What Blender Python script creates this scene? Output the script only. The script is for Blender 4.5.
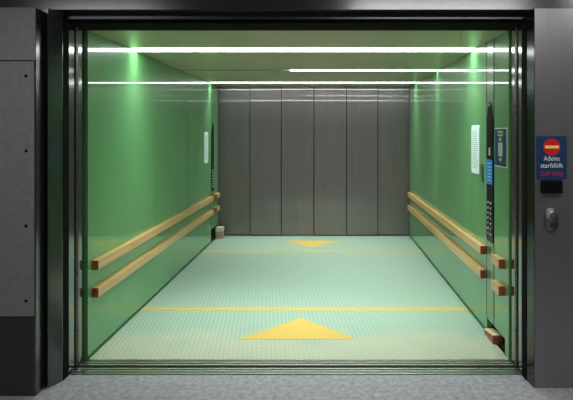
import bpy, bmesh, math, random
from mathutils import Vector, Matrix
random.seed(4)
C = bpy.context.scene.collection
for o in list(bpy.data.objects): bpy.data.objects.remove(o)

# ---------------------------------------------------------------- camera
cd = bpy.data.cameras.new('camera'); cam = bpy.data.objects.new('camera', cd); C.objects.link(cam)
cam.location = (0, 0, 1.585); cam.rotation_euler = (math.radians(90), 0, 0)
cd.sensor_fit = 'HORIZONTAL'; cd.sensor_width = 36
cd.lens = 504.0/573*36
cd.shift_x = -40.5/573; cd.shift_y = -67.0/573
cd.clip_start = 0.02; cd.clip_end = 60
bpy.context.scene.camera = cam
# ---------------------------------------------------------------- world, exposure
sc = bpy.context.scene
w = bpy.data.worlds.new('world'); sc.world = w; w.use_nodes = True
w.node_tree.nodes['Background'].inputs[0].default_value = (.5, .55, .6, 1)
w.node_tree.nodes['Background'].inputs[1].default_value = .03
vs = sc.view_settings
vs.view_transform = 'Standard'; vs.look = 'None'; vs.gamma = 1; vs.use_curve_mapping = False
vs.exposure = -0.14
def area(name, loc, sx, sy, power, col, spread=180):
    l = bpy.data.lights.new(name, 'AREA'); l.shape = 'RECTANGLE'; l.size = sx; l.size_y = sy
    l.energy = power; l.color = col; l.spread = math.radians(spread)
    o = bpy.data.objects.new(name, l); C.objects.link(o); o.location = loc
    return o
COOL = (.91, 1.0, .95)
# tubes in the three slots of the car ceiling; the middle one is lit over its right part only
CARZ = 2.305
LAMPS = [(4.37, -1.66, 1.26, .155, 22), (5.80, -.42, 1.26, .06, 9), (7.22, -1.66, 1.26, .085, 20)]
for (y, x0, x1, wd, p) in LAMPS:
    area('lift_lamp_light', ((x0+x1)/2, y, CARZ-.005), x1-x0, wd, p*.1, COOL, 170)
    area('lift_lamp_beam', ((x0+x1)/2, y, CARZ-.006), x1-x0, wd, p*1.15, COOL, 85)
HALLZ = 2.75
area('hall_lamp_light', (1.0, 1.75, HALLZ-.035), 1.5, .3, 30, (1, .97, .95))
area('hall_lamp_light', (2.25, 2.35, HALLZ-.035), .5, .3, 10, (1, .97, .95))
area('hall_lamp_light', (-2.2, 1.3, HALLZ-.035), 1.0, .3, 17, (1, .97, .95))  # unseen lamp added to brighten the left steel cover

# ---------------------------------------------------------------- materials
def nmat(name, base, rough=.5, metal=0, coat=0, coat_r=.05, emis=None, es=0, aniso=0, cior=1.5):
    m = bpy.data.materials.new(name); m.use_nodes = True
    b = m.node_tree.nodes['Principled BSDF']
    b.inputs['Base Color'].default_value = (*base, 1)
    b.inputs['Roughness'].default_value = rough
    b.inputs['Metallic'].default_value = metal
    b.inputs['Coat Weight'].default_value = coat
    b.inputs['Coat Roughness'].default_value = coat_r
    b.inputs['Anisotropic'].default_value = aniso
    if coat: b.inputs['Coat IOR'].default_value = cior
    if emis:
        b.inputs['Emission Color'].default_value = (*emis, 1)
        b.inputs['Emission Strength'].default_value = es
    return m
def N(m, t, **k):
    n = m.node_tree.nodes.new(t)
    for a, v in k.items(): setattr(n, a, v)
    return n
def L(m, a, b): m.node_tree.links.new(a, b)
def bsdf(m): return m.node_tree.nodes['Principled BSDF']
def coords(m, scale):
    tc = N(m, 'ShaderNodeTexCoord'); mp = N(m, 'ShaderNodeMapping')
    mp.inputs['Scale'].default_value = scale
    L(m, tc.outputs['Object'], mp.inputs['Vector']); return mp.outputs['Vector']
def vary(m, c0, c1, scale, detail=4, nscale=1.0, lo=.3, hi=.7):
    """mottled base colour between c0 and c1"""
    v = coords(m, scale); n = N(m, 'ShaderNodeTexNoise'); n.inputs['Scale'].default_value = nscale
    n.inputs['Detail'].default_value = detail
    L(m, v, n.inputs['Vector'])
    r = N(m, 'ShaderNodeValToRGB'); r.color_ramp.elements[0].position = lo; r.color_ramp.elements[1].position = hi
    r.color_ramp.elements[0].color = (*c0, 1); r.color_ramp.elements[1].color = (*c1, 1)
    L(m, n.outputs['Fac'], r.inputs[0]); L(m, r.outputs[0], bsdf(m).inputs['Base Color'])
    return r
def bump(m, scale, strength, dist, nscale=1, detail=2, coat=True):
    v = coords(m, scale); n = N(m, 'ShaderNodeTexNoise'); n.inputs['Scale'].default_value = nscale
    n.inputs['Detail'].default_value = detail
    L(m, v, n.inputs['Vector'])
    b = N(m, 'ShaderNodeBump'); b.inputs['Strength'].default_value = strength; b.inputs['Distance'].default_value = dist
    L(m, n.outputs['Fac'], b.inputs['Height']); L(m, b.outputs[0], bsdf(m).inputs['Normal'])
    if coat: L(m, b.outputs[0], bsdf(m).inputs['Coat Normal'])

def steel(name, base, rough, coat=0, var=.12, wav=.0, metal=1, cior=1.5):
    m = nmat(name, base, rough, metal, coat, .03, cior=cior)
    c0 = tuple(x*(1-var) for x in base); c1 = tuple(x*(1+var) for x in base)
    vary(m, c0, c1, (60, 60, 1.2), 3)
    if wav: bump(m, (1.6, 1.6, .35), .5, wav, 1.3, 1)
    return m
M = {}
M['facade'] = steel('dark_brushed_steel', (.30, .30, .308), .33, 0, .04, .0004, .85)
M['facade_dark'] = steel('dark_steel', (.10, .10, .105), .38, 0, .12, .0005, .85)
M['cover'] = nmat('matt_dark_grey_steel', (.075, .075, .079), .55, .3)
vary(M['cover'], (.26, .26, .266), (.31, .31, .316), (40, 40, 40), 4)
M['header'] = steel('polished_header_steel', (.13, .13, .133), .24, 0, .05, .0012, .9)
M['reveal'] = steel('dark_polished_steel', (.065, .062, .068), .17, 0, .05, .0004, .9)
M['reveal_left'] = steel('grey_polished_steel', (.15, .145, .155), .19, 0, .05, .0004, .9)
M['jamb'] = steel('polished_steel', (.27, .28, .27), .11, 0, .06, .0004, .95)
M['rear'] = steel('brushed_steel', (.205, .172, .187), .36, 1, .08, .0010, .75, 1.6)
M['alu'] = steel('worn_aluminium', (.50, .52, .48), .33, 0, .2)
M['black'] = nmat('black_rubber', (.005, .005, .005), .9)
bsdf(M['black']).inputs['Specular IOR Level'].default_value = .1
M['blackgloss'] = nmat('black_glass', (.004, .004, .005), .25)
bsdf(M['blackgloss']).inputs['Specular IOR Level'].default_value = .25
M['brown'] = nmat('brown_edge', (.028, .017, .014), .4)
M['green'] = nmat('green_coated_wall', (.09, .29, .115), .34, 0, 1, .02, cior=1.55)
vary(M['green'], (.098, .285, .105), (.125, .335, .130), (1.5, 1.5, .5), 4)
bsdf(M['green']).inputs['Specular IOR Level'].default_value = .12
bump(M['green'], (1.2, 1.2, .5), .4, .0012, 1.5, 1)
M['greencol'] = nmat('green_column', (.085, .20, .10), .3, .2, .8, .08)
M['ceil'] = nmat('beige_green_ceiling', (.37, .38, .245), .38, .25, .3, .15)
vary(M['ceil'], (.56, .52, .34), (.62, .58, .38), (3, .6, 1), 3)
M['tube'] = nmat('lit_diffuser', (1, 1, 1), .5, emis=COOL, es=18)
M['slot'] = nmat('lamp_housing', (.35, .38, .33), .5)
M['white'] = nmat('white_paper', (.62, .74, .72), .5)
M['ink'] = nmat('grey_ink', (.25, .33, .36), .6)
M['navy'] = nmat('navy_blue', (.010, .035, .105), .35, 0, .3)
M['red'] = nmat('sign_red', (.50, .012, .015), .4)
M['cream'] = nmat('sign_cream', (.85, .60, .16), .5)
M['signwhite'] = nmat('sign_white', (.72, .74, .70), .5)
M['lime'] = nmat('pale_lime_print', (.40, .55, .16), .5)
M['palegrey'] = nmat('pale_grey_print', (.34, .42, .36), .5)
M['blue'] = nmat('blue_film', (.02, .22, .62), .25, 0, .4)
M['chrome'] = nmat('chrome', (.24, .24, .25), .42, 1)
M['yellow'] = nmat('yellow_floor_paint', (.78, .53, .07), .5)
vary(M['yellow'], (.46, .40, .12), (.58, .38, .07), (30, 30, 30), 5, 1, .3, .5)
M['wood'] = nmat('pale_beech', (.60, .36, .14), .35, 0, .4, .15)
vary(M['wood'], (.50, .29, .11), (.66, .42, .17), (60, 2, 60), 4)
M['palewood'] = nmat('pale_wood', (.72, .60, .38), .5)
M['woodend'] = nmat('reddish_end_grain', (.26, .075, .022), .5)
vary(M['woodend'], (.27, .055, .022), (.40, .10, .035), (60, 60, 60), 4)
M['hallwall'] = nmat('pale_plaster', (.22, .22, .22), .7)
M['hallceil'] = nmat('ceiling_plaster', (.30, .30, .30), .7)
M['hlamp'] = nmat('hall_diffuser', (1, 1, 1), .5, emis=(1, .97, .95), es=4)
M['green_edge'] = nmat('dark_green', (.02, .07, .03), .4)

# floor of the car: pale mint with rows of small raised bars
m = M['floor'] = nmat('mint_ribbed_floor', (.36, .55, .42), .42, 0, .15, .2)
tc = N(m, 'ShaderNodeTexCoord'); sx = N(m, 'ShaderNodeSeparateXYZ'); L(m, tc.outputs['Object'], sx.inputs[0])
def mth(op, a, b=None, c=None):
    n = N(m, 'ShaderNodeMath', operation=op)
    for i, v in enumerate((a, b, c)):
        if v is None: continue
        if isinstance(v, (int, float)): n.inputs[i].default_value = v
        else: L(m, v, n.inputs[i])
    return n.outputs[0]
X_, Y_ = sx.outputs[0], sx.outputs[1]
sX = mth('SINE', mth('MULTIPLY', mth('ADD', X_, mth('MULTIPLY', Y_, .12)), 2*math.pi/.034))
sY = mth('SINE', mth('MULTIPLY', mth('SUBTRACT', Y_, mth('MULTIPLY', X_, .25)), 2*math.pi/.060))
pat = mth('MULTIPLY', mth('ADD', sX, 1), mth('ADD', mth('MULTIPLY', sY, .6), 1))
patn = mth('MULTIPLY', pat, .30)
nz = N(m, 'ShaderNodeTexNoise'); nz.inputs['Scale'].default_value = 2.2; nz.inputs['Detail'].default_value = 6
L(m, tc.outputs['Object'], nz.inputs['Vector'])
mx = N(m, 'ShaderNodeMix', data_type='RGBA'); mx.inputs['A'].default_value = (.235, .36, .29, 1); mx.inputs['B'].default_value = (.36, .46, .37, 1)
L(m, patn, mx.inputs['Factor'])
# yellowish worn and dusty patch towards the threshold
wr = mth('MULTIPLY', mth('SUBTRACT', mth('ADD', mth('MULTIPLY', nz.outputs['Fac'], .8), 3.72), Y_), 1.7)
wr = mth('MINIMUM', mth('MAXIMUM', wr, 0.05), .55)
mx2 = N(m, 'ShaderNodeMix', data_type='RGBA'); L(m, wr, mx2.inputs['Factor'])
L(m, mx.outputs['Result'], mx2.inputs['A']); mx2.inputs['B'].default_value = (.50, .48, .33, 1)
L(m, mx2.outputs['Result'], bsdf(m).inputs['Base Color'])
bp = N(m, 'ShaderNodeBump'); bp.inputs['Strength'].default_value = .35; bp.inputs['Distance'].default_value = .002
L(m, pat, bp.inputs['Height']); L(m, bp.outputs[0], bsdf(m).inputs['Normal'])

# hall floor: grey stone tiles
m = M['tiles'] = nmat('grey_stone_tiles', (.2, .2, .2), .5)
tc = N(m, 'ShaderNodeTexCoord'); mp = N(m, 'ShaderNodeMapping'); mp.inputs['Location'].default_value = (.32, -3.157, 0)
L(m, tc.outputs['Object'], mp.inputs['Vector'])
br = N(m, 'ShaderNodeTexBrick'); L(m, mp.outputs[0], br.inputs['Vector'])
br.inputs['Scale'].default_value = 1; br.inputs['Brick Width'].default_value = .6; br.inputs['Row Height'].default_value = .3
br.inputs['Mortar Size'].default_value = .0035; br.inputs['Mortar Smooth'].default_value = .2
br.inputs['Color1'].default_value = (.28, .28, .305, 1); br.inputs['Color2'].default_value = (.30, .30, .325, 1)
br.inputs['Mortar'].default_value = (.22, .22, .235, 1)
nz = N(m, 'ShaderNodeTexNoise'); nz.inputs['Scale'].default_value = 28; nz.inputs['Detail'].default_value = 8
L(m, tc.outputs['Object'], nz.inputs['Vector'])
mr = N(m, 'ShaderNodeMapRange'); mr.inputs[1].default_value = .3; mr.inputs[2].default_value = .7; mr.inputs[3].default_value = .72; mr.inputs[4].default_value = 1.28
L(m, nz.outputs['Fac'], mr.inputs[0])
vm = N(m, 'ShaderNodeVectorMath', operation='SCALE'); L(m, br.outputs['Color'], vm.inputs[0]); L(m, mr.outputs[0], vm.inputs['Scale'])
L(m, vm.outputs[0], bsdf(m).inputs['Base Color'])

# ---------------------------------------------------------------- helpers
def bx(bm, x0, x1, y0, y1, z0, z1, bev=0, seg=2):
    x0, x1 = sorted((x0, x1)); y0, y1 = sorted((y0, y1)); z0, z1 = sorted((z0, z1))
    r = bmesh.ops.create_cube(bm, size=1)
    for v in r['verts']:
        v.co = Vector(((x0+x1)/2+v.co.x*(x1-x0), (y0+y1)/2+v.co.y*(y1-y0), (z0+z1)/2+v.co.z*(z1-z0)))
    if bev:
        es = list({e for v in r['verts'] for e in v.link_edges})
        bmesh.ops.bevel(bm, geom=es, offset=bev, segments=seg, affect='EDGES', profile=.6)
def obj(name, bm, mat, parent=None, smooth=False):
    me = bpy.data.meshes.new(name)
    bmesh.ops.recalc_face_normals(bm, faces=bm.faces)
    if smooth:
        for f in bm.faces: f.smooth = True
    bm.to_mesh(me); bm.free()
    me.materials.append(mat)
    o = bpy.data.objects.new(name, me); C.objects.link(o)
    if parent:
        o.parent = parent; o.matrix_parent_inverse = Matrix.Translation(parent.location).inverted()
        # keep the stored mesh in world numbers: shift so that the child sits right
    return o
def box(name, x0, x1, y0, y1, z0, z1, mat, parent=None, bev=0):
    bm = bmesh.new(); bx(bm, x0, x1, y0, y1, z0, z1, bev); return obj(name, bm, mat, parent)
def struct(name, *a, **k):
    o = box(name, *a, **k); o['kind'] = 'structure'; return o
def structbm(name, bm, mat):
    o = obj(name, bm, mat); o['kind'] = 'structure'; return o
def tag(o, label, cat, group=None):
    o['label'] = label; o['category'] = cat
    if group: o['group'] = group
    return o
def thing(name, loc, label, cat, group=None):
    o = bpy.data.objects.new(name, None); C.objects.link(o); o.location = loc; o.empty_display_size = .05
    return tag(o, label, cat, group)
def prism(bm, pts, axis, a0, a1):
    """pts: 2D outline; extruded along axis from a0 to a1"""
    def P(p, a):
        if axis == 'y': return (p[0], a, p[1])
        if axis == 'x': return (a, p[0], p[1])
        return (p[0], p[1], a)
    v0 = [bm.verts.new(P(p, a0)) for p in pts]; v1 = [bm.verts.new(P(p, a1)) for p in pts]
    bm.faces.new(v0); bm.faces.new(v1[::-1])
    n = len(pts)
    for i in range(n): bm.faces.new((v0[i], v0[(i+1) % n], v1[(i+1) % n], v1[i]))
def rrect(u0, u1, v0, v1, r, n=6):
    pts = []
    for (cu, cv, a0) in ((u1-r, v1-r, 0), (u0+r, v1-r, 90), (u0+r, v0+r, 180), (u1-r, v0+r, 270)):
        for i in range(n+1):
            a = math.radians(a0+90*i/n); pts.append((cu+r*math.cos(a), cv+r*math.sin(a)))
    return pts

# ---------------------------------------------------------------- lift car shell
XL, XR = -1.675, 1.272
YF, YB = 3.53, 7.76
T = .04
struct('floor', XL-.02, XR+.02, YF, YB, -.06, 0, M['floor'])
# left wall: long panel, then behind the rear operating column a short panel with a niche low down
struct('wall_left', XL-T, XL, YF, 7.28, 0, CARZ+.02, M['green'])
bm = bmesh.new()
prism(bm, [(7.455, .19), (7.70, .19), (7.70, 0), (YB, 0), (YB, CARZ+.02), (7.455, CARZ+.02)], 'x', XL-T, XL)
structbm('wall_left', bm, M['green'])
struct('wall_right', XR, XR+T, 4.01, YB, 0, CARZ+.02, M['green'])
bm = bmesh.new()
prism(bm, [(YF, 0), (3.60, 0), (3.60, .115), (3.835, .115), (3.835, CARZ+.02), (YF, CARZ+.02)], 'x', XR, XR+T)
structbm('wall_right', bm, M['green'])
# niches behind the blocks
bm = bmesh.new(); bx(bm, XR+.12, XR+.14, 3.58, 4.02, 0, .2); bx(bm, XR+T, XR+.12, 3.58, 3.60, 0, .2); bx(bm, XR+T, XR+.12, 4.01, 4.03, 0, .2)
bx(bm, XR, XR+.12, 3.60, 4.01, -.04, 0); bx(bm, XR+T, XR+.12, 3.60, 4.01, .115, .17)
structbm('trim_1', bm, M['green_edge'])
bm = bmesh.new(); bx(bm, XL-.12, XL-.14, 7.26, 7.72, 0, .24); bx(bm, XL-T, XL-.12, 7.26, 7.28, 0, .24); bx(bm, XL-T, XL-.12, 7.70, 7.72, 0, .24)
bx(bm, XL, XL-.12, 7.28, 7.70, -.04, 0); bx(bm, XL-T, XL-.12, 7.28, 7.70, .19, .21)
structbm('trim_2', bm, M['green_edge'])
# thin dark green strip at the foot of the side walls
struct('baseboard_left', XL, XL+.006, YF, 7.28, 0, .018, M['green_edge'])
struct('baseboard_right', XR-.006, XR, 4.01, YB, 0, .018, M['green_edge'])
# ceiling panels between the lamp slots, with a shallow seam
ys = [YF]
for (y, x0, x1, wd, p) in LAMPS: ys += [y-wd/2-.012, y+wd/2+.012]
ys.append(YB+.02)
bm = bmesh.new()
for i in range(0, len(ys), 2):
    for (xa, xb) in ((XL-T, XR+T),):
        bx(bm, xa, xb, ys[i], ys[i+1], CARZ, CARZ+.03, .0015, 1)
bx(bm, XL-T, XR+T, YF, YB+.2, CARZ+.11, CARZ+.13)
structbm('ceiling', bm, M['ceil'])
nm = ['white ceiling light strip nearest the open doorway, broad and full width',
      'thin ceiling light strip in the middle, lit only at its right end',
      'white ceiling light strip closest to the rear steel doors']
for (y, x0, x1, wd, p), lb in zip(LAMPS, nm):
    t = thing('ceiling_light', ((XL+XR)/2, y, CARZ+.03), lb, 'light', None)
    bm = bmesh.new(); h = wd/2+.010
    bx(bm, XL+.004, XR-.004, y-h, y+h, CARZ+.045, CARZ+.09)
    bx(bm, XL+.004, XR-.004, y-h, y-wd/2, CARZ+.002, CARZ+.045); bx(bm, XL+.004, XR-.004, y+wd/2, y+h, CARZ+.002, CARZ+.045)
    obj('housing', bm, M['slot'], t)
    box('diffuser', x0, x1, y-wd/2, y+wd/2, CARZ-.003, CARZ+.030, M['tube'], t, .003)

# ---------------------------------------------------------------- rear doors, six panels sliding in two groups of three
xs = [-1.70, -1.19, -.705, -.2015, .302, .787, 1.30]
dy = [.04, .02, .0, .0, .02, .04]
for i in range(6):
    y0 = YB+.002+dy[i]
    t = struct('door_%d' % (i+1), xs[i]+.006, xs[i+1]-.006, y0, y0+.017, .012, CARZ+.05, M['rear'], bev=.002)
bm = bmesh.new()
for k in range(3):
    bx(bm, XL-.1, XR+.1, YB+.001+k*.02, YB+.017+k*.02, -.05, -.002)
bx(bm, XL-.1, XR+.1, YB, YB+.065, -.06, -.02)
structbm('trim_3', bm, M['alu'])
struct('wall_back', XL-.2, XR+.2, YB+.065, YB+.10, -.05, 2.6, M['black'])

# ---------------------------------------------------------------- threshold sills
def sill(name, y0, y1, z, n):
    bm = bmesh.new(); pts = [(y0, -.06), (y1, -.06), (y1, z)]
    st = (y1-y0)/n; y = y1
    for k in range(n):
        pts += [(y-st*.62, z), (y-st*.64, z-.016), (y-st*.96, z-.016), (y-st, z)]
        y -= st
    pts = pts[:-1] + [(y0, z)]
    prism(bm, pts, 'x', XL-.35, XR+.35)
    return structbm(name, bm, M['alu'])
sill('trim_7', 3.425, 3.53, .001, 3)
sill('trim_8', 3.30, 3.400, .001, 3)
struct('trim_9', XL-.35, XR+.35, 3.400, 3.425, -.08, -.03, M['black'])

# ---------------------------------------------------------------- landing: open doors seen edge on, jambs, header
JL, JR = -1.69, 1.277
# edges of the opened landing and car doors
def leaf(n, side, y0, y1, mat):
    xj = JL-.006 if side < 0 else JR+.006
    bm = bmesh.new(); bx(bm, xj, xj+side*.42, y0, y1, .012, 2.33, .004)
    return structbm('door_%d' % n, bm, mat)
leaf(7, -1, 3.305, 3.388, M['jamb']); leaf(8, 1, 3.305, 3.388, M['jamb'])
leaf(9, -1, 3.432, 3.522, M['jamb']); leaf(10, 1, 3.432, 3.522, M['jamb'])
# safety edge strips between them
for side, n in ((-1, 10), (1, 11)):
    xj = JL if side < 0 else JR
    bm = bmesh.new(); bx(bm, xj-side*.001, xj+side*.03, 3.391, 3.429, .012, 2.31, .003)
    o = obj('safety_edge', bm, M['brown'])
    tag(o, 'dark brown door safety strip on the %s side of the doorway' % ('left' if side < 0 else 'right'), 'safety strip', None)
    for k in range(6):
        zz = .25+k*.38
        bm = bmesh.new(); bmesh.ops.create_cone(bm, cap_ends=True, segments=12, radius1=.006, radius2=.005, depth=.004)
        bmesh.ops.rotate(bm, verts=bm.verts, matrix=Matrix.Rotation(math.pi/2, 3, 'Y'))
        bmesh.ops.translate(bm, verts=bm.verts, vec=(xj-side*.003, 3.41, zz))
        obj('screw', bm, M['black'], o)
# architraves
bm = bmesh.new(); prism(bm, [(-1.738, 3.128), (-1.731, 3.128), (JL+.001, 3.218), (JL+.001, 3.222), (JL-.011, 3.228), (JL-.011, 3.300), (-1.738, 3.300)], 'z', 0, 2.36)
structbm('trim_10', bm, M['reveal_left'])
struct('trim_11', -1.80, -1.739, 3.172, 3.30, 0, 2.36, M['facade'])
struct('trim_12', JL-.3, JR+.3, 3.27, 3.30, 2.325, 2.40, M['facade_dark'])
bm = bmesh.new(); bx(bm, JL-.4, JR+.4, 3.30, 3.535, 2.303, 2.6); 
structbm('trim_13', bm, M['black'])
struct('trim_14', -3.4, 3.0, 3.17, 3.28, 2.362, HALLZ+.02, M['header'])
struct('trim_18', JL-.01, JL+.002, 3.228, 3.297, 0, 2.33, M['black'])
struct('trim_19', JR-.003, JR+.01, 3.228, 3.299, 0, 2.33, M['black'])
# right pillar
bm = bmesh.new(); prism(bm, [(1.29, 3.13), (3.0, 3.13), (3.0, 3.30), (JR+.012, 3.30), (JR+.012, 3.23), (1.29, 3.2)], 'z', 0, 2.3585)
structbm('wall_right', bm, M['facade'])
bm = bmesh.new(); prism(bm, [(1.2895, 3.131), (1.2895, 3.14), (JR+.004, 3.226), (JR+.001, 3.226), (1.2872, 3.131)], 'z', 0, 2.3585)
structbm('trim_17', bm, M['reveal'])
# left box-out: core with bolted covers
struct('wall_left', -3.4, -1.766, 3.06, 3.3, 0, 2.336, M['facade_dark'])
struct('trim_15', -3.4, -1.76, 3.04, 3.05, 2.024, 2.342, M['cover'], bev=.001)
bm = bmesh.new(); bx(bm, -1.7645, -1.758, 3.045, 3.17, 0, 2.340)
structbm('trim_16', bm, M['reveal_left'])
cov = box('access_panel', -3.4, -1.767, 3.037, 3.058, .479, 2.018, M['cover'], None, .0015)
tag(cov, 'matt dark grey steel cover panel left of the doorway, held by small screws', 'panel')
for py in (76, 151, 226, 301):
    z = 1.585-(py-133)*3.037/504; x = (26-327)*3.037/504
    bm = bmesh.new(); bmesh.ops.create_cone(bm, cap_ends=True, segments=16, radius1=.010, radius2=.007, depth=.006)
    bmesh.ops.rotate(bm, verts=bm.verts, matrix=Matrix.Rotation(math.pi/2, 3, 'X'))
    bmesh.ops.translate(bm, verts=bm.verts, vec=(x, 3.035, z)); obj('screw', bm, M['black'], cov)
struct('baseboard_left', -3.4, -1.757, 3.036, 3.05, 0, .474, M['facade_dark'], bev=.001)

# ---------------------------------------------------------------- the hall in front
struct('floor', -3.4, 3.0, -1.6, 3.30, -.06, 0, M['tiles'])
struct('ceiling', -3.4, 3.0, -1.6, 3.3, HALLZ, HALLZ+.05, M['hallceil'])
struct('wall_front', -3.4, 3.0, -1.65, -1.6, 0, HALLZ, M['hallwall'])
struct('wall_left', -3.45, -3.4, -1.6, 3.3, 0, HALLZ, M['hallwall'])
struct('wall_right', 3.0, 3.05, -1.6, 3.3, 0, HALLZ, M['hallwall'])
for (x, y, l, lb) in ((1.0, 1.75, 1.5, 'long white light fixture on the hall ceiling near the doorway'), (2.25, 2.35, .5, 'short white light fixture on the hall ceiling by the right pillar'), (-2.2, 1.3, 1.0, 'added unseen light on the left of the hall ceiling, brightens the left cover')):
    t = thing('hall_light', (x, y, HALLZ), lb, 'light')
    box('housing', x-l/2-.02, x+l/2+.02, y-.17, y+.17, HALLZ-.02, HALLZ, M['slot'], t, .004)
    box('diffuser', x-l/2, x+l/2, y-.15, y+.15, HALLZ-.032, HALLZ-.02, M['hlamp'], t, .004)

# ---------------------------------------------------------------- wooden rails
def rail(x, side, y0, y1, z, label, ends):
    """x wall plane, side +1 if the rail sticks out to +X"""
    t = thing('handrail', (x, (y0+y1)/2, z), label, 'handrail', 'wooden rails along the green walls')
    w_, h = .046, .034
    xi, xo = x, x+side*w_
    bm = bmesh.new(); bx(bm, xi, xo, y0+.003, y1-.003, z-h, z+h, .005, 3); obj('rail', bm, M['wood'], t)
    for (ya, yb) in ((y0, y0+.004), (y1-.004, y1)):
        if ends == 'near' and ya > y0: continue
        bm = bmesh.new(); prism(bm, rrect(min(xi, xo)+.001, max(xi, xo)-.001, z-h+.001, z+h-.001, .005), 'y', ya, yb); o = obj('end_grain', bm, M['woodend'], t)
        o['label'] = 'reddish brown end of the rail'
    return t
rail(XL, 1, 3.59, 7.25, .643, 'long pale wooden rail on the left green wall, upper of the pair', '')
rail(XL, 1, 3.59, 7.25, .447, 'long pale wooden rail on the left green wall, lower of the pair', '')
rail(XL, 1, 7.47, 7.69, .643, 'tiny upper wooden rail past the dark column in the far left corner', '')
rail(XL, 1, 7.47, 7.69, .447, 'tiny lower wooden rail past the dark column in the far left corner', '')
rail(XR, -1, 4.03, 7.69, .648, 'long pale wooden rail on the right green wall, upper of the pair', '')
rail(XR, -1, 4.03, 7.69, .455, 'long pale wooden rail on the right green wall, lower of the pair', '')
rail(XR, -1, 3.60, 3.775, .648, 'short wooden rail stub beside the doorway on the right, upper one', '')
rail(XR, -1, 3.60, 3.775, .455, 'short wooden rail stub beside the doorway on the right, lower one', '')

# wooden blocks in the low niches
t = thing('wooden_block', (1.28, 3.83, 0), 'small reddish-brown wooden block on the floor by the right door edge', 'block')
bm = bmesh.new(); prism(bm, [(3.78, 0), (3.99, 0), (3.99, .030), (3.78, .062)], 'x', 1.246, 1.315); obj('body', bm, M['woodend'], t)
bm = bmesh.new(); prism(bm, [(3.778, .0625), (3.992, .0305), (3.992, .0385), (3.778, .0705)], 'x', 1.244, 1.317); obj('top_board', bm, M['palewood'], t)
t = thing('wooden_block', (-1.62, 7.58, 0), 'small pinkish tan block on the floor in the far left corner', 'block')
M['tan'] = nmat('pinkish_tan', (.42, .27, .20), .5)
M['palepink'] = nmat('pale_pink_top', (.62, .55, .50), .5)
box('body', -1.665, -1.565, 7.55, 7.67, 0, .105, M['tan'], t, .003)
box('top_board', -1.667, -1.563, 7.548, 7.672, .106, .165, M['palepink'], t, .004)

# ---------------------------------------------------------------- operating columns
def column(x, s, y0, y1, lab, near):
    """x wall plane; s = inward direction (-1 for right wall)"""
    t = thing('operating_column', (x, (y0+y1)/2, 0), lab, 'control panel', 'lift operating columns')
    xf = x+s*.004
    zb = .115 if s < 0 else .19
    box('column_plate', x-s*.04, xf-s*.002, y0+.006, y1-.006, zb+.002, CARZ+.01, M['greencol'], t, .002)
    yc = (y0+y1)/2; hw = (y1-y0)/2-.012
    for e in (y0, y1-.005):
        box('edge_joint', x-s*.02, xf-s*.001, e, e+.005, zb, CARZ, M['black'], t)
    # black glass with a tapering top
    zt = 1.83 if near else 1.745
    pts = [(yc-hw, .74), (yc+hw, .74), (yc+hw, zt-.16), (yc+hw*.35, zt-.01), (yc, zt), (yc-hw*.35, zt-.01), (yc-hw, zt-.16)]
    bm = bmesh.new(); prism(bm, pts, 'x', xf-s*.004, xf+s*.003); g = obj('glass_panel', bm, M['blackgloss'], t)
    g['label'] = 'black glass front of the column'
    if near:
        b = box('blue_display', xf+s*.0025, xf+s*.006, yc-hw+.004, yc+hw-.004, 1.185, 1.378, M['blue'], t, .001); b['label'] = 'bright blue film on the display'
        for k in range(6):
            box('display_line', xf+s*.0055, xf+s*.0068, yc-hw*.6, yc+hw*.5, 1.215+k*.026, 1.221+k*.026, M['palegrey'], b)
        box('indicator', xf+s*.0025, xf+s*.005, yc-.018, yc+.018, 1.41, 1.47, M['palegrey'], t, .002)
    bm = bmesh.new(); bmesh.ops.create_uvsphere(bm, u_segments=16, v_segments=8, radius=.014)
    bmesh.ops.scale(bm, verts=bm.verts, vec=(.4, 1, 1)); bmesh.ops.translate(bm, verts=bm.verts, vec=(xf+s*.004, yc, zt-.03)); obj('highlight_bead', bm, M['chrome'], t, True)  # chrome bead standing in for the highlight near the glass top
    for r in range(7):
        for c in range(2):
            zz = .80+r*.040; yy = yc+(c-.5)*.06
            bm = bmesh.new(); bmesh.ops.create_cone(bm, cap_ends=True, segments=20, radius1=.0105, radius2=.008, depth=.008)
            bmesh.ops.rotate(bm, verts=bm.verts, matrix=Matrix.Rotation(s*math.pi/2, 3, 'Y'))
            bmesh.ops.translate(bm, verts=bm.verts, vec=(xf+s*.006, yy, zz)); obj('button', bm, M['chrome'] if (r+c) % 2 else M['palegrey'], t)
    return t
column(XR, -1, 3.835, 4.01, 'tall black glass control column on the right wall with blue display', True)
column(XL, 1, 7.28, 7.455, 'narrow black control column in the far left corner by the rear doors', False)

# white notices
def notice(x, s, y0, y1, z0, z1, lab):
    t = thing('notice', (x, (y0+y1)/2, z0), lab, 'notice', 'white notices on the green walls')
    bm = bmesh.new(); prism(bm, rrect(y0, y1, z0, z1, .03), 'x', x, x+s*.006); obj('plate', bm, M['white'], t)
    bm = bmesh.new(); z = z1-.05
    while z > z0+.04:
        ln = (y1-y0)*random.uniform(.55, .75)
        bx(bm, x+s*.0055, x+s*.0066, y1-.03-ln, y1-.03, z-.0025, z+.0025); z -= .0165
    obj('printed_lines', bm, M['ink'], t)
notice(XR, -1, 4.19, 4.42, 1.240, 1.652, 'tall white printed notice on the right wall beside the control column')
notice(XL, 1, 6.87, 7.08, 1.17, 1.60, 'tall white notice on the left wall near the rear doors')
o = box('wall_strip', XR-.012, XR, 4.10, 4.165, 1.19, 1.33, M['greencol'], None, .003)  # plain narrow grey-green strip on the wall, purpose unknown
tag(o, 'narrow greyish green strip on the wall under the white notice corner', 'strip')

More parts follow.
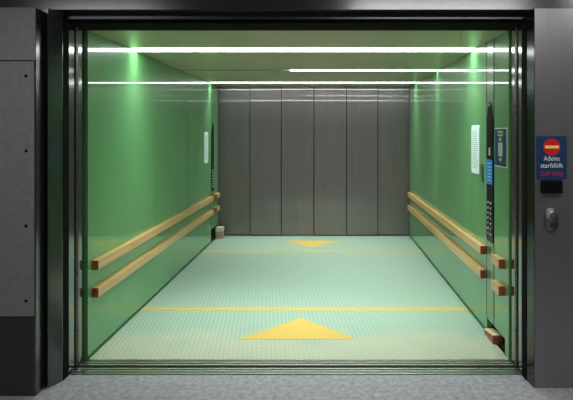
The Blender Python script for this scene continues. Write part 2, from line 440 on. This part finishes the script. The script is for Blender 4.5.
# blue instruction plate, right wall next to the doorway
xs_ = XR-.004
t = thing('instruction_sign', (XR, 3.70, 1.33), 'navy blue instruction plate with white rim on right wall beside doorway', 'sign')
box('border', XR, XR-.003, 3.555, 3.815, 1.335, 1.622, M['signwhite'], t, .001)
box('plate', XR-.002, XR-.005, 3.562, 3.808, 1.343, 1.616, M['navy'], t, .001)
xa, xb = XR-.0045, XR-.006
yc = 3.685
for k, z in enumerate((1.592, 1.569)):
    box('printed_bar', xa, xb, yc-.055, yc+.055, z-.006, z+.006, M['lime'], t)
box('pictogram_panel', xa, xb, yc-.048, yc+.042, 1.415, 1.515, M['palegrey'], t)
for z0, d in ((1.538, 1), (1.392, -1)):
    bm = bmesh.new(); prism(bm, [(yc-.03, z0-d*.008), (yc+.03, z0-d*.008), (yc, z0+d*.020)], 'x', xa, xb); obj('arrow', bm, M['lime'], t)

# ---------------------------------------------------------------- right pillar: sign, reader, call button
def text(s, x, y, z, size, mat, parent, width=None, name='lettering'):
    c = bpy.data.curves.new('t', 'FONT'); c.body = s; c.size = size; c.align_x = 'CENTER'; c.extrude = .0006; c.offset = -size*.004
    o = bpy.data.objects.new('t', c); C.objects.link(o)
    dg = bpy.context.evaluated_depsgraph_get(); me = bpy.data.meshes.new_from_object(o.evaluated_get(dg))
    bpy.data.objects.remove(o)
    xsv = [v.co.x for v in me.vertices]; wd = max(xsv)-min(xsv); k = (width/wd) if width else 1
    for v in me.vertices: v.co = Vector((x+v.co.x*k, y-v.co.z, z+v.co.y))
    me.materials.clear(); me.materials.append(mat)
    q = bpy.data.objects.new(name, me); C.objects.link(q); q.parent = parent; q.matrix_parent_inverse = Matrix.Translation(parent.location).inverted()
    return q
PY = 3.13
t = thing('staff_sign', (1.394, PY, 1.30), 'navy sign on the right steel pillar reading Aðeins starfsfólk, Staff Only', 'sign')
bm = bmesh.new(); prism(bm, rrect(1.301, 1.487, 1.299, 1.566, .004, 3), 'y', PY-.004, PY); obj('board', bm, M['navy'], t)
bm = bmesh.new(); prism(bm, [(1.394+.052*math.cos(a*math.pi/24), 1.498+.052*math.sin(a*math.pi/24)) for a in range(48)], 'y', PY-.0055, PY-.0035); obj('no_entry_disc', bm, M['red'], t)
box('white_bar', 1.351, 1.437, PY-.0068, PY-.005, 1.490, 1.507, M['cream'], t)
text('Aðeins', 1.394, PY-.0045, 1.413, .042, M['signwhite'], t, .098)
text('starfsfólk', 1.394, PY-.0045, 1.370, .042, M['signwhite'], t, .140)
text('Staff Only', 1.394, PY-.0045, 1.320, .042, M['red'], t, .140)
t = thing('card_reader', (1.39, PY, 1.212), 'small black card reader on the steel pillar directly below the staff sign', 'card reader')
bm = bmesh.new(); bx(bm, 1.326, 1.453, PY-.028, PY, 1.213, 1.293, .008, 3); obj('housing', bm, M['black'], t)
bm = bmesh.new(); prism(bm, rrect(1.338, 1.441, 1.224, 1.282, .008), 'y', PY-.030, PY-.027); obj('reader_face', bm, M['blackgloss'], t)
t = thing('call_button_plate', (1.391, PY, .970), 'oval chrome call button plate low on the right steel pillar', 'call button')
def capsule(bm, cx, z0, z1, r, y0, y1, bev):
    pts = [(cx+r*math.cos(math.radians(a)), z1-r+r*math.sin(math.radians(a))) for a in range(0, 181, 12)]
    pts += [(cx+r*math.cos(math.radians(a)), z0+r+r*math.sin(math.radians(a))) for a in range(180, 361, 12)]
    prism(bm, pts, 'y', y0, y1)
    es = [e for e in bm.edges if all(abs(v.co.y-y0) < 1e-6 for v in e.verts)]
    bmesh.ops.bevel(bm, geom=es, offset=bev, segments=4, affect='EDGES')
bm = bmesh.new(); capsule(bm, 1.391, .970, 1.119, .037, PY-.020, PY, .012); obj('plate', bm, M['chrome'], t, True)
bm = bmesh.new(); bmesh.ops.create_cone(bm, cap_ends=True, segments=28, radius1=.019, radius2=.016, depth=.006)
bmesh.ops.rotate(bm, verts=bm.verts, matrix=Matrix.Rotation(math.pi/2, 3, 'X')); bmesh.ops.translate(bm, verts=bm.verts, vec=(1.391, PY-.022, 1.078)); obj('button', bm, M['facade'], t)
bm = bmesh.new(); prism(bm, rrect(1.374, 1.408, 1.0, 1.03, .006), 'y', PY-.0225, PY-.0195); obj('indicator', bm, M['facade_dark'], t)

# ---------------------------------------------------------------- floor markings
def flat(name, pts, lab, cat, grp=None):
    bm = bmesh.new(); prism(bm, pts, 'z', 0, .0012); o = obj(name, bm, M['yellow']); return tag(o, lab, cat, grp)
def xline(y, w_, lab):
    flat('floor_line', [(XL+.012, y-w_/2), (XR-.012, y-w_/2), (XR-.012, y+w_/2), (XL+.012, y+w_/2)], lab, 'floor marking', 'yellow lines across the floor')
xline(4.539, .072, 'yellow line painted across the mint floor, the one nearer the threshold')
xline(6.75, .075, 'yellow line painted across the mint floor, the one nearer the rear doors')
flat('floor_arrow', [(-.683, 3.868), (.233, 3.868), (-.223, 4.318)], 'large yellow triangle on the mint floor near the threshold, pointing inwards', 'floor marking', 'yellow triangles on the floor')
flat('floor_arrow', [(-.223, 6.977), (.233, 7.42), (-.683, 7.42)], 'yellow triangle on the mint floor by the rear doors, pointing towards the viewer', 'floor marking', 'yellow triangles on the floor')
